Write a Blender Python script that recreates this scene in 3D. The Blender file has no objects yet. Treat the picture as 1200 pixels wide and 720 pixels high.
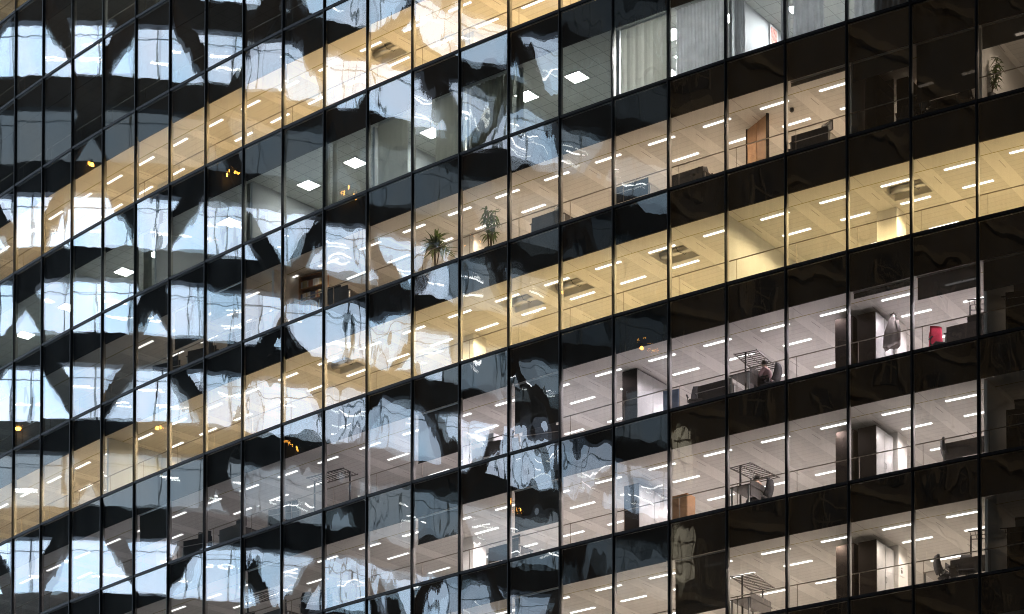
import bpy, bmesh, math, random
from mathutils import Vector, Matrix
random.seed(7)
S = bpy.context.scene
C = S.collection
R_ = math.radians

# ---------------------------------------------------------------- camera
cd = bpy.data.cameras.new('camera'); cam = bpy.data.objects.new('camera', cd); C.objects.link(cam)
S.camera = cam
cd.sensor_fit = 'HORIZONTAL'; cd.sensor_width = 36.0
cd.lens = 36.0 * 3345.9187 / 1200.0
cd.shift_x = 0.0
cd.shift_y = (1608.9902 - 360.0) / 1200.0
cd.clip_start = 0.5; cd.clip_end = 3000.0
cam.location = (0, 0, 0)
cam.rotation_euler = (math.pi / 2 + 0.03593385, 0, 0)

# ---------------------------------------------------------------- world, sun, exposure
SUN_EL, SUN_AZ = R_(4.0), R_(98.0)
w = bpy.data.worlds.new('World'); S.world = w; w.use_nodes = True
nt = w.node_tree; nt.nodes.clear()
sky = nt.nodes.new('ShaderNodeTexSky'); sky.sky_type = 'NISHITA'; sky.sun_disc = False
sky.sun_elevation = SUN_EL; sky.sun_rotation = SUN_AZ; sky.ozone_density = 3.0
bg = nt.nodes.new('ShaderNodeBackground'); bg.inputs['Strength'].default_value = 0.05
wo = nt.nodes.new('ShaderNodeOutputWorld')
nt.links.new(sky.outputs[0], bg.inputs[0]); nt.links.new(bg.outputs[0], wo.inputs[0])
sl = bpy.data.lights.new('sun', 'SUN'); sl.energy = 0.45; sl.angle = R_(8); sl.color = (1, .76, .5)
so = bpy.data.objects.new('sun', sl); C.objects.link(so)
so.rotation_euler = (math.pi / 2 - SUN_EL, 0, math.pi - SUN_AZ)
so.location = (0, 0, 200)
S.view_settings.view_transform = 'Standard'; S.view_settings.look = 'None'
S.view_settings.exposure = 0.0; S.view_settings.gamma = 1.0
S.view_settings.use_curve_mapping = False
cy = S.cycles
cy.max_bounces = 10; cy.diffuse_bounces = 5; cy.glossy_bounces = 4; cy.transmission_bounces = 4
cy.transparent_max_bounces = 32
cy.sample_clamp_indirect = 6.0
cy.caustics_reflective = False; cy.caustics_refractive = False
cy.use_light_tree = True
S.render.filter_size = 1.0; cy.filter_width = 1.0

# ---------------------------------------------------------------- the curved facade grid
W, X0, Y0, PSI, KAP, Z0, H = 2.20418406, 14.36162945, 86.78744934, 0.54466208, 0.00707014, 46.14358586, 3.7
RAD = 1 / KAP
CXW, CYW = X0 + RAD * math.sin(PSI), Y0 + RAD * math.cos(PSI)
GROUND = -1.75
def ang(u): return PSI + KAP * (21 - u) * W
def P(u, d, z=0.0):
    a = ang(u); return Vector((CXW - (RAD - d) * math.sin(a), CYW - (RAD - d) * math.cos(a), z))
def zt(j): return Z0 - H * j                      # transom above storey j
def fl(r): return zt(r + 1) + 0.03                # finished floor of storey r
SP = 1.24                                         # spandrel height
def zc(r): return zt(r) - SP                      # ceiling of storey r
def frame(u, d, z, rz=0.0):                       # local x along the glass, y into the building
    return Matrix.Translation(P(u, d, z)) @ Matrix.Rotation(-ang(u) + rz, 4, 'Z')

# ---------------------------------------------------------------- materials
def mat(name):
    m = bpy.data.materials.new(name); m.use_nodes = True
    m.node_tree.nodes.clear()
    o = m.node_tree.nodes.new('ShaderNodeOutputMaterial')
    return m, m.node_tree, o
def nd(t, typ, **k):
    n = t.nodes.new(typ)
    for a, b in k.items(): setattr(n, a, b)
    return n
def math_(t, op, a, b=None, c=None):
    n = nd(t, 'ShaderNodeMath', operation=op)
    for i, v in enumerate((a, b, c)):
        if v is None: continue
        if isinstance(v, (int, float)): n.inputs[i].default_value = v
        else: t.links.new(v, n.inputs[i])
    return n.outputs[0]
def plain(name, col, rough=.5, metal=0.0, var=.12, scale=3.0, spec=.5, transl=0.0):
    m, t, o = mat(name)
    b = nd(t, 'ShaderNodeBsdfPrincipled')
    b.inputs['Roughness'].default_value = rough; b.inputs['Metallic'].default_value = metal
    b.inputs['Specular IOR Level'].default_value = spec
    tc = nd(t, 'ShaderNodeTexCoord')
    n = nd(t, 'ShaderNodeTexNoise'); n.inputs['Scale'].default_value = scale; n.inputs['Detail'].default_value = 4
    t.links.new(tc.outputs['Object'], n.inputs['Vector'])
    r = nd(t, 'ShaderNodeValToRGB')
    r.color_ramp.elements[0].position = .3; r.color_ramp.elements[1].position = .7
    r.color_ramp.elements[0].color = tuple(c * (1 - var) for c in col) + (1,)
    r.color_ramp.elements[1].color = tuple(min(1, c * (1 + var)) for c in col) + (1,)
    t.links.new(n.outputs['Fac'], r.inputs[0]); t.links.new(r.outputs[0], b.inputs['Base Color'])
    if transl:
        tr = nd(t, 'ShaderNodeBsdfTranslucent'); t.links.new(r.outputs[0], tr.inputs[0])
        mx = nd(t, 'ShaderNodeMixShader'); mx.inputs[0].default_value = transl
        t.links.new(b.outputs[0], mx.inputs[1]); t.links.new(tr.outputs[0], mx.inputs[2])
        t.links.new(mx.outputs[0], o.inputs[0])
    else: t.links.new(b.outputs[0], o.inputs[0])
    return m
def emit(name, col, st):
    m, t, o = mat(name); e = nd(t, 'ShaderNodeEmission')
    e.inputs[0].default_value = tuple(col) + (1,); e.inputs[1].default_value = st
    t.links.new(e.outputs[0], o.inputs[0]); return m

def glass_material(name, r0, seed_off, amp, tint):
    m, t, o = mat(name)
    uv = nd(t, 'ShaderNodeUVMap', uv_map='UVMap')
    at = nd(t, 'ShaderNodeAttribute', attribute_name='pane_seed')
    seed = math_(t, 'ADD', at.outputs['Fac'], seed_off)
    sx = nd(t, 'ShaderNodeSeparateXYZ'); t.links.new(uv.outputs[0], sx.inputs[0])
    def noise(scx, scy, det, k, rough=.5):
        mp = nd(t, 'ShaderNodeMapping'); mp.inputs['Scale'].default_value = (scx, scy, 1)
        t.links.new(uv.outputs[0], mp.inputs[0])
        n = nd(t, 'ShaderNodeTexNoise', noise_dimensions='4D')
        n.inputs['Scale'].default_value = 1.0; n.inputs['Detail'].default_value = det; n.inputs['Roughness'].default_value = rough
        t.links.new(mp.outputs[0], n.inputs['Vector']); t.links.new(math_(t, 'MULTIPLY', seed, k), n.inputs['W'])
        return n.outputs['Fac']
    wn = nd(t, 'ShaderNodeTexWhiteNoise', noise_dimensions='1D'); t.links.new(seed, wn.inputs['W'])
    sc = nd(t, 'ShaderNodeSeparateColor'); t.links.new(wn.outputs['Color'], sc.inputs[0])
    # some panes are much wavier than others
    wav = math_(t, 'ADD', math_(t, 'MULTIPLY', math_(t, 'POWER', sc.outputs[2], 2.0), 1.3), .45)
    # wave growth along the facade: the glass is flatter towards its far end
    h = math_(t, 'MULTIPLY', noise(.50, .42, 0, 17.0), .013 * amp)
    h = math_(t, 'ADD', h, math_(t, 'MULTIPLY', noise(1.5, .95, 0, 23.0), .0038 * amp))
    h = math_(t, 'ADD', h, math_(t, 'MULTIPLY', noise(5.0, 1.3, 0, 31.0), .00024 * amp))
    aw = nd(t, 'ShaderNodeAttribute', attribute_name='pane_wave')
    h = math_(t, 'MULTIPLY', math_(t, 'MULTIPLY', h, wav), aw.outputs['Fac'])
    h = math_(t, 'ADD', h, math_(t, 'MULTIPLY', noise(16.0, 3.0, 0, 5.0), .00004 * amp))
    h = math_(t, 'ADD', h, math_(t, 'MULTIPLY', math_(t, 'SUBTRACT', sc.outputs[0], .5), math_(t, 'MULTIPLY', sx.outputs[0], .0050 * amp)))
    h = math_(t, 'ADD', h, math_(t, 'MULTIPLY', math_(t, 'SUBTRACT', sc.outputs[1], .5), math_(t, 'MULTIPLY', sx.outputs[1], .0050 * amp)))
    bp = nd(t, 'ShaderNodeBump'); bp.inputs['Strength'].default_value = 1.0; bp.inputs['Distance'].default_value = 1.0
    t.links.new(h, bp.inputs['Height'])
    gl = nd(t, 'ShaderNodeBsdfGlossy'); gl.inputs['Roughness'].default_value = 0.0
    gl.inputs['Color'].default_value = (.95, .98, 1, 1)
    t.links.new(bp.outputs[0], gl.inputs['Normal'])
    tr = nd(t, 'ShaderNodeBsdfTransparent'); tr.inputs[0].default_value = tuple(tint) + (1,)
    lw = nd(t, 'ShaderNodeLayerWeight'); lw.inputs['Blend'].default_value = .5
    f4 = math_(t, 'POWER', lw.outputs['Facing'], 2.5)
    fac = math_(t, 'ADD', math_(t, 'MULTIPLY', f4, 1.0 - r0), r0)
    mx = nd(t, 'ShaderNodeMixShader'); t.links.new(fac, mx.inputs[0])
    t.links.new(tr.outputs[0], mx.inputs[1]); t.links.new(gl.outputs[0], mx.inputs[2])
    # thin dust and dried rain streaks on the pane
    dus = nd(t, 'ShaderNodeBsdfDiffuse'); dus.inputs[0].default_value = (.5, .48, .45, 1)
    dst = math_(t, 'MULTIPLY', math_(t, 'MAXIMUM', math_(t, 'SUBTRACT', math_(t, 'ADD', math_(t, 'MULTIPLY', noise(9.0, .5, 3, 11.0), .6), math_(t, 'MULTIPLY', noise(1.2, 1.0, 4, 7.0), .5)), .48), 0.0), .12)
    mx2 = nd(t, 'ShaderNodeMixShader'); t.links.new(dst, mx2.inputs[0])
    t.links.new(mx.outputs[0], mx2.inputs[1]); t.links.new(dus.outputs[0], mx2.inputs[2])
    t.links.new(mx2.outputs[0], o.inputs[0])
    return m

G_FRONT = glass_material('facade_glass', .10, 0.0, .72, (.93, .95, .93))
G_BACK = glass_material('facade_glass_inner', .03, 71.3, .8, (.95, .96, .95))
M_GASKET = plain('black_gasket', (.01, .01, .01), .6)
M_BLACK = plain('black_anodised_metal', (.010, .011, .012), .4, 0, .2, 3, .35)
M_BEAD = plain('dark_grey_glazing_bead', (.03, .033, .034), .45, 0, .15, 3, .3)
M_ALU = plain('pale_aluminium', (.36, .345, .32), .45, 0.0, .06)
M_SPAN = plain('dark_shadow_box', (.0060, .0054, .0055), .7, 0, .35, 1.2, .2)
M_FLOOR = plain('light_grey_vinyl_floor', (.66, .64, .62), .9, 0, .08, 2)
M_WALL = plain('cream_partition', (.68, .66, .62), .6, 0, .04, 1)
M_GREYWALL = plain('grey_office_wall', (.50, .52, .54), .6, 0, .05, 1)
M_COL = plain('white_column_plaster', (.78, .76, .72), .6, 0, .03, 1)
M_RAIL = plain('brushed_steel_rail', (.30, .26, .21), .4, .2, .1)
M_DARKCAB = plain('dark_brown_veneer', (.017, .013, .011), .9, 0, .25, 4, .08)
M_GREYDOOR = plain('grey_glazed_door', (.42, .42, .42), .25, 0, .1, 2)
M_STEEL = plain('steel', (.45, .45, .45), .3, .9, .1)
M_BLKPL = plain('black_plastic', (.018, .018, .02), .45, 0, .2)
M_FABRIC = plain('charcoal_fabric', (.035, .035, .04), .9, 0, .2, 12)
M_DESK = plain('pale_desk_laminate', (.48, .45, .41), .4, 0, .05)
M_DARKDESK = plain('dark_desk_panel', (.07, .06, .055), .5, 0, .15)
M_WOOD = plain('honey_wood', (.42, .23, .11), .5, 0, .2, 3)
M_PAPER = plain('paper', (.75, .74, .70), .8, 0, .05)
M_LEAF = plain('plant_leaf', (.085, .125, .035), .5, 0, .45, 9, .4, .25)
M_STEM = plain('plant_stem', (.10, .07, .04), .8)
M_POT = plain('dark_pot', (.03, .028, .027), .5)
M_SOIL = plain('potting_soil', (.03, .02, .015), .95)
M_BLIND = plain('pale_green_blind_fabric', (.86, .86, .82), .8, 0, .05, 3, .3, .6)
M_BLUECUR = plain('blue_grey_curtain', (.84, .85, .87), .85, 0, .1, 3, .3, .75)
M_DARKCUR = plain('dusty_grey_curtain', (.40, .41, .37), .9, 0, .15, 3, .3, .55)
M_CONC = plain('roof_concrete', (.22, .22, .22), .9, 0, .2, .5)

# see-through roller blind: an open-weave cloth
def weave(name, col, trans):
    m, t, o = mat(name)
    b = nd(t, 'ShaderNodeBsdfPrincipled'); b.inputs['Base Color'].default_value = tuple(col) + (1,); b.inputs['Roughness'].default_value = .9
    tc = nd(t, 'ShaderNodeTexCoord'); n = nd(t, 'ShaderNodeTexNoise'); n.inputs['Scale'].default_value = 2.5
    t.links.new(tc.outputs['Object'], n.inputs['Vector'])
    tr = nd(t, 'ShaderNodeBsdfTransparent')
    mx = nd(t, 'ShaderNodeMixShader')
    t.links.new(math_(t, 'ADD', math_(t, 'MULTIPLY', n.outputs['Fac'], .06), trans - .03), mx.inputs[0])
    t.links.new(b.outputs[0], mx.inputs[1]); t.links.new(tr.outputs[0], mx.inputs[2]); t.links.new(mx.outputs[0], o.inputs[0])
    return m
M_ROLLER = weave('brown_open_weave_blind', (.05, .038, .028), .16)
M_ROLLER2 = weave('charcoal_open_weave_blind', (.022, .02, .016), .07)

def ceiling_material(name, base, tile):
    m, t, o = mat(name)
    uv = nd(t, 'ShaderNodeUVMap', uv_map='UVMap')
    sx = nd(t, 'ShaderNodeSeparateXYZ'); t.links.new(uv.outputs[0], sx.inputs[0])
    u, d = sx.outputs[0], sx.outputs[1]          # u in bays, d in metres
    def mixc(f, a, b):
        n = nd(t, 'ShaderNodeMix', data_type='RGBA')
        t.links.new(f, n.inputs[0])
        for k, v in ((6, a), (7, b)):
            if isinstance(v, tuple): n.inputs[k].default_value = v + (1,)
            else: t.links.new(v, n.inputs[k])
        return n.outputs[2]
    def less(a, b): return math_(t, 'LESS_THAN', a, b)
    def more(a, b): return math_(t, 'GREATER_THAN', a, b)
    def both(a, b): return math_(t, 'MULTIPLY', a, b)
    ns = nd(t, 'ShaderNodeTexNoise'); ns.inputs['Scale'].default_value = 1.5; ns.inputs['Detail'].default_value = 3
    t.links.new(uv.outputs[0], ns.inputs['Vector'])
    if not tile:
        us = math_(t, 'SUBTRACT', math_(t, 'FRACT', math_(t, 'ADD', u, .5)), .5)
        uc = math_(t, 'ABSOLUTE', math_(t, 'SUBTRACT', math_(t, 'FRACT', math_(t, 'ADD', u, .5)), .5))   # distance to gridline
        beam = less(uc, .125)
        fd = math_(t, 'FRACT', math_(t, 'MULTIPLY', d, 3.3))
        fd2 = math_(t, 'FRACT', math_(t, 'MULTIPLY', d, 13.0))
        line = both(less(fd, .12), 1.0)
        pan = mixc(line, tuple(c * .83 for c in base), tuple(c * .68 for c in base))
        pan = mixc(both(less(fd2, .4), .35), pan, tuple(c * .70 for c in base))
        # each metal panel has its own slight tone
        cellx = math_(t, 'FLOOR', math_(t, 'MULTIPLY', u, 2.0)); celly = math_(t, 'FLOOR', math_(t, 'MULTIPLY', d, 3.3))
        cv = nd(t, 'ShaderNodeCombineXYZ'); t.links.new(cellx, cv.inputs[0]); t.links.new(celly, cv.inputs[1])
        wn = nd(t, 'ShaderNodeTexWhiteNoise', noise_dimensions='3D'); t.links.new(cv.outputs[0], wn.inputs['Vector'])
        pan = mixc(math_(t, 'MULTIPLY', wn.outputs['Value'], .12), pan, tuple(c * .55 for c in base))
        col = mixc(beam, pan, base)
        slot = both(both(less(uc, .012), more(d, 1.35)), less(d, 2.3))
        fd3 = math_(t, 'FRACT', math_(t, 'MULTIPLY', d, .4))
        slot = both(less(math_(t, 'ABSOLUTE', math_(t, 'SUBTRACT', us, .05)), .007), both(more(fd3, .62), less(fd3, .86)))
        col = mixc(slot, col, tuple(c * .5 for c in base))
        mar = less(d, 1.0)
        col = mixc(mar, col, tuple(c * .92 for c in base))
        joint = both(mar, less(math_(t, 'ABSOLUTE', math_(t, 'SUBTRACT', math_(t, 'FRACT', u), .05)), .006))
        col = mixc(joint, col, tuple(c * .6 for c in base))
        edge = less(math_(t, 'ABSOLUTE', math_(t, 'SUBTRACT', d, 1.0)), .022)
        col = mixc(edge, col, (.30, .26, .05))
    else:
        fu = math_(t, 'FRACT', math_(t, 'MULTIPLY', u, W / .6)); fd = math_(t, 'FRACT', math_(t, 'MULTIPLY', d, 1 / .6))
        g = math_(t, 'MAXIMUM', less(fu, .05), less(fd, .05))
        col = mixc(g, base, tuple(c * .62 for c in base))
    col = mixc(math_(t, 'MULTIPLY', ns.outputs['Fac'], .14), col, tuple(c * .7 for c in base))
    b = nd(t, 'ShaderNodeBsdfPrincipled'); b.inputs['Roughness'].default_value = .55
    b.inputs['Specular IOR Level'].default_value = .25
    t.links.new(col, b.inputs['Base Color']); t.links.new(b.outputs[0], o.inputs[0])
    return m
M_CEIL = ceiling_material('metal_panel_ceiling', (.80, .78, .74), False)
M_CEILT = ceiling_material('mineral_tile_ceiling', (.58, .60, .58), True)
M_CEILD = ceiling_material('shade_toned_tile_ceiling', (.13, .125, .115), True)  # tile ceiling with the darkness of unlit rooms put into its colour

# ---------------------------------------------------------------- mesh builder
class MB:
    def __init__(s): s.v = []; s.f = []; s.m = []; s.uv = []; s.seed = []; s.cs = 0.0; s.wv = []; s.cw = 1.0
    def poly(s, pts, mi=0, uv=None):
        b = len(s.v); s.v += [tuple(p) for p in pts]; s.seed += [s.cs] * len(pts); s.wv += [s.cw] * len(pts)
        s.f.append(list(range(b, b + len(pts)))); s.m.append(mi); s.uv.append(uv)
    def mesh(s, vs, fs, mi=0):
        b = len(s.v); s.v += [tuple(p) for p in vs]; s.seed += [s.cs] * len(vs); s.wv += [s.cw] * len(vs)
        for f in fs: s.f.append([b + i for i in f]); s.m.append(mi); s.uv.append(None)
    def box(s, x0, x1, y0, y1, z0, z1, mi=0, M=None, bev=0.0):
        if bev:
            bm = bmesh.new(); bmesh.ops.create_cube(bm, size=1)
            for v in bm.verts: v.co = Vector(((x0 + x1) / 2 + v.co.x * (x1 - x0), (y0 + y1) / 2 + v.co.y * (y1 - y0), (z0 + z1) / 2 + v.co.z * (z1 - z0)))
            bmesh.ops.bevel(bm, geom=list(bm.edges), offset=bev, segments=2, affect='EDGES')
            bm.verts.index_update()
            vs = [(M @ v.co if M else v.co.copy()) for v in bm.verts]; fs = [[v.index for v in f.verts] for f in bm.faces]
            bm.free(); s.mesh(vs, fs, mi); return
        vs = [Vector((x, y, z)) for z in (z0, z1) for y in (y0, y1) for x in (x0, x1)]
        if M: vs = [M @ v for v in vs]
        s.mesh(vs, [(0, 2, 3, 1), (4, 5, 7, 6), (0, 1, 5, 4), (2, 6, 7, 3), (0, 4, 6, 2), (1, 3, 7, 5)], mi)
    def tube(s, pts, r, n=8, mi=0, M=None, cap=True):
        pts = [Vector(p) for p in pts]; rs = r if isinstance(r, (list, tuple)) else [r] * len(pts)
        rings = []
        for i, p in enumerate(pts):
            t = (pts[min(i + 1, len(pts) - 1)] - pts[max(i - 1, 0)]).normalized()
            a = t.orthogonal().normalized() if abs(t.z) < .99 else Vector((1, 0, 0))
            if abs(t.z) < .99: a = Vector((0, 0, 1)).cross(t).normalized()
            b = t.cross(a)
            rings.append([p + (a * math.cos(2 * math.pi * k / n) + b * math.sin(2 * math.pi * k / n)) * rs[i] for k in range(n)])
        vs = [v for q in rings for v in q]
        if M: vs = [M @ v for v in vs]
        fs = [(i * n + k, i * n + (k + 1) % n, (i + 1) * n + (k + 1) % n, (i + 1) * n + k) for i in range(len(pts) - 1) for k in range(n)]
        if cap: fs += [tuple(reversed(range(n))), tuple((len(pts) - 1) * n + k for k in range(n))]
        s.mesh(vs, fs, mi)
    def ball(s, c, r, mi=0, sc=(1, 1, 1), M=None, n=12):
        vs, fs = [], []
        for i in range(n // 2 + 1):
            th = math.pi * i / (n // 2)
            for k in range(n):
                ph = 2 * math.pi * k / n
                vs.append(Vector((c[0] + r * sc[0] * math.sin(th) * math.cos(ph), c[1] + r * sc[1] * math.sin(th) * math.sin(ph), c[2] + r * sc[2] * math.cos(th))))
        for i in range(n // 2):
            for k in range(n): fs.append((i * n + k, (i + 1) * n + k, (i + 1) * n + (k + 1) % n, i * n + (k + 1) % n))
        if M: vs = [M @ v for v in vs]
        s.mesh(vs, fs, mi)
    def sweep(s, u0, u1, d0, d1, z0, z1, mi=0, step=1.0):  # bar following the curve of the facade
        n = max(1, int(round((u1 - u0) / step)))
        us = [u0 + (u1 - u0) * k / n for k in range(n + 1)]
        vs = []
        for u in us: vs += [P(u, d0, z0), P(u, d1, z0), P(u, d1, z1), P(u, d0, z1)]
        fs = [(0, 1, 2, 3), tuple(4 * n + k for k in (3, 2, 1, 0))]
        for i in range(n):
            for k in range(4): fs.append((i * 4 + k, (i + 1) * 4 + k, (i + 1) * 4 + (k + 1) % 4, i * 4 + (k + 1) % 4))
        s.mesh(vs, fs, mi)
    def build(s, name, mats, parent=None, smooth=False, seed=False):
        me = bpy.data.meshes.new(name); me.from_pydata(s.v, [], s.f)
        if not isinstance(mats, (list, tuple)): mats = [mats]
        for m in mats: me.materials.append(m)
        me.polygons.foreach_set('material_index', s.m)
        if any(s.uv):
            l = me.uv_layers.new(name='UVMap')
            for p, uv in zip(me.polygons, s.uv):
                if uv:
                    for li, c in zip(p.loop_indices, uv): l.data[li].uv = c
        if seed:
            a = me.attributes.new('pane_seed', 'FLOAT', 'POINT'); a.data.foreach_set('value', s.seed)
            a = me.attributes.new('pane_wave', 'FLOAT', 'POINT'); a.data.foreach_set('value', s.wv)
        if smooth: me.polygons.foreach_set('use_smooth', [True] * len(me.polygons))
        me.update()
        o = bpy.data.objects.new(name, me); C.objects.link(o)
        if parent is not None: o.parent = parent
        return o
def tag(o, label=None, cat=None, group=None, kind=None):
    if label: o['label'] = label
    if cat: o['category'] = cat
    if group: o['group'] = group
    if kind: o['kind'] = kind
    return o
def empty(name, M=None):
    o = bpy.data.objects.new(name, None); o.empty_display_size = .3; C.objects.link(o)
    if M is not None: o.matrix_world = M
    return o
def copy_tree(o, parent=None):
    c = o.copy(); C.objects.link(c)
    if parent is not None: c.parent = parent
    for ch in [x for x in bpy.data.objects if x.parent == o]: copy_tree(ch, c)
    return c

ROW = {-6: 'hidden top storey', -5: 'topmost corner storey', -4: 'second highest dark storey', -3: 'unlit storey above upper yellow',
       -2: 'upper yellow storey', -1: 'curtained grey storey', 0: 'tan furnished storey', 1: 'empty bright yellow storey',
       2: 'first mauve storey below yellow', 3: 'middle mauve storey', 4: 'lowest full mauve storey', 5: 'storey cut by bottom edge', 6: 'hidden low storey'}
ORD = ['first', 'second', 'third', 'fourth', 'fifth', 'sixth', 'seventh', 'eighth', 'ninth', 'tenth', 'eleventh', 'twelfth', 'thirteenth',
       'fourteenth', 'fifteenth', 'sixteenth', 'seventeenth', 'eighteenth', 'nineteenth', 'twentieth', 'twenty-first', 'twenty-second', 'twenty-third', 'twenty-fourth', 'twenty-fifth', 'twenty-sixth', 'twenty-seventh']
def bay(u): return ORD[max(0, min(26, 21 - int(math.floor(u))))] + ' bay from right'
def place(r, u): return ROW[r] + ', ' + bay(u)

# ================================================================ THE SETTING
g = MB(); n = 24
g.poly([(-1500, -1500, GROUND), (1500, -1500, GROUND), (1500, 1500, GROUND), (-1500, 1500, GROUND)])
M_ASPH = plain('asphalt', (.05, .05, .052), .85, 0, .25, .4)
M_PAVE = plain('pavement_slabs', (.22, .21, .2), .85, 0, .15, .8)
tag(g.build('ground', M_ASPH), kind='structure')
UA, UB = -4, 25
RT, RB = -8, 12                                    # storeys of the tower
pv = MB(); pv.sweep(UA - .5, UB + .5, -4.5, -.12, GROUND - .2, GROUND + .12)
tag(pv.build('pavement', M_PAVE), kind='structure')

# ---------------------------------------------------------------- the glass office tower
tower = empty('office_building', Matrix.Translation(P(10.5, 8, GROUND)))
tag(tower, 'curved glass office building at dusk with lit storeys behind dark framed panes', 'building')
TI = tower.matrix_world.inverted()
def part(mb, name, mats, parent=None, **k):
    o = mb.build(name, mats, None, **k); p = parent or tower
    o.parent = p
    o.matrix_parent_inverse = p.matrix_world.inverted() if p is tower else Matrix.Identity(4)
    return o
bpy.context.view_layer.update()

ROOF = zt(RT) + .6
mulls = {}
for i in range(UA, UB + 1):
    M = frame(i, 0, 0)
    a = MB()
    a.box(-.040, .040, -.030, .034, GROUND + .1, ROOF, 1, M)
    a.box(-.021, .021, -.066, -.0302, GROUND + .1, ROOF, 0, M)
    m = part(a, 'mullion', [M_BLACK, M_BEAD])
    b = MB(); b.box(-.032, .032, .036, .15, GROUND + .1, ROOF - .2, 0, M)
    o = b.build('inner_fin', M_ALU); o.parent = m; o.matrix_parent_inverse = tower.matrix_world.inverted()
    o.matrix_parent_inverse = Matrix.Identity(4)
for j in range(RT, RB + 2):
    z = zt(j) if j <= RB else GROUND + .2
    a = MB(); a.sweep(UA, UB, -.042, .036, z - .045, z + .045)
    m = part(a, 'transom', M_BLACK)
    b = MB(); b.sweep(UA, UB, .038, .11, z - .045, z + .05)
    o = b.build('inner_sill', M_ALU); o.parent = m

HOLES = {1: [19, 15, 13, 12, 8], -2: [9], 0: [], 2: []}
LIT = range(-6, 7)
DEEP = 7.6
M_DIMBACK = plain('painted_unlit_interior', (.02, .02, .022), .8)  # near-black colour stands in for the shade of unlit rooms
for r in range(RT, RB + 1):
    zt_, zb_ = zt(r), (zt(r + 1) if r < RB else GROUND + .2)
    a = MB(); a.sweep(UA, UB, .115, .16, zc(r), zt_ - .05); part(a, 'spandrel_panel', M_SPAN)
    if r not in LIT:
        a = MB(); a.sweep(UA, UB, .9, 1.0, zb_, zc(r)); part(a, 'unlit_office_backing', M_DIMBACK)  # dark backing sheet in place of a shaded room
        a = MB(); a.sweep(UA, UB, .12, .9, zb_ - .3, zb_ + .03); part(a, 'floor_slab', M_FLOOR)
        continue
    deep = 4.4 if r == -1 else DEEP
    a = MB(); a.sweep(UA, UB, .17, DEEP, fl(r) - .32, fl(r)); part(a, 'floor_slab', M_FLOOR)
    # ceiling with open hatches
    c = MB(); z = zc(r); hs = HOLES.get(r, [])
    def cell(u0, u1, d0, d1):
        c.poly([P(u0, d0, z), P(u0, d1, z), P(u1, d1, z), P(u1, d0, z)], 0, [(u0, d0), (u0, d1), (u1, d1), (u1, d0)])
    for i in range(UA, UB):
        if i in hs:
            h0, h1, e0, e1 = i + .22, i + .84, 1.45, 2.5
            cell(i, h0, .163, DEEP); cell(h1, i + 1, .163, DEEP); cell(h0, h1, .163, e0); cell(h0, h1, e1, DEEP)
            q = [P(h0, e0, z), P(h0, e1, z), P(h1, e1, z), P(h1, e0, z)]; up = Vector((0, 0, .32))
            for k in range(4): c.poly([q[k], q[(k + 1) % 4], q[(k + 1) % 4] + up, q[k] + up], 1)
            c.poly([p + up for p in q], 1)
        else:
            cell(i, i + .5, .163, DEEP); cell(i + .5, i + 1, .163, DEEP)
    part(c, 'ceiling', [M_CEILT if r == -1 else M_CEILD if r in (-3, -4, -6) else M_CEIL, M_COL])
    a = MB(); a.sweep(UA, UB, deep, deep + .12, fl(r), zc(r) - .002); part(a, 'back_wall', M_DARKDESK if r in (-3, -4, -6) else M_GREYWALL if r == -1 else M_WALL)  # unlit storeys: wall colour darkened to stand for shade
    a = MB()
    for e in (UA, UB): a.box(-.06, .06, .2, DEEP, fl(r), zc(r) - .003, 0, frame(e, 0, 0))
    part(a, 'end_wall', M_WALL)
    if r != -1:
        a = MB(); a.sweep(UA, UB, .235, .268, fl(r) + .805, fl(r) + .83)
        for i in range(UA, UB): a.box(-.006, .006, .24, .262, fl(r), fl(r) + .80, 0, frame(i + .115, 0, 0))
        part(a, 'guard_rail', M_RAIL)
    for uc in (19, 11, 3):
        a = MB(); a.box(-.36, .36, 2.9, 3.6, fl(r) + .002, zc(r) - .002, 0, frame(uc, 0, 0), .015)
        part(a, 'column', M_COL)
# roof and body behind the offices
a = MB(); a.sweep(UA, UB, .17, 16, ROOF - .5, ROOF - .1); part(a, 'roof', M_CONC)
a = MB(); a.sweep(UA, UB, DEEP + .2, 16, GROUND, ROOF - .5); part(a, 'core', M_CONC)
a = MB(); a.sweep(UA - .06, UA, .0, 16, GROUND, ROOF); a.sweep(UB, UB + .06, 0, 16, GROUND, ROOF); part(a, 'side_wall', M_SPAN)

# partitions across the storeys
PART = {-1: [10.0, 12.05, 15.0, 17.0, 7.05, 4.4, 19.4, 1.9], 2: [21.05], 3: [21.05], 4: [21.05], 0: [18.98, 21.0, 7.6], 5: [21.05], 1: [16.93, 2.98], -2: [15.9]}
for r, us in PART.items():
    for u in us:
        a = MB(); a.box(-.05, .05, .32, (4.4 if r == -1 else DEEP) - .002, fl(r) + .001, zc(r) - .003, 0, frame(u, 0, 0))
        part(a, 'partition', M_GREYWALL if r in (-1, 1) else M_WALL)

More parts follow.
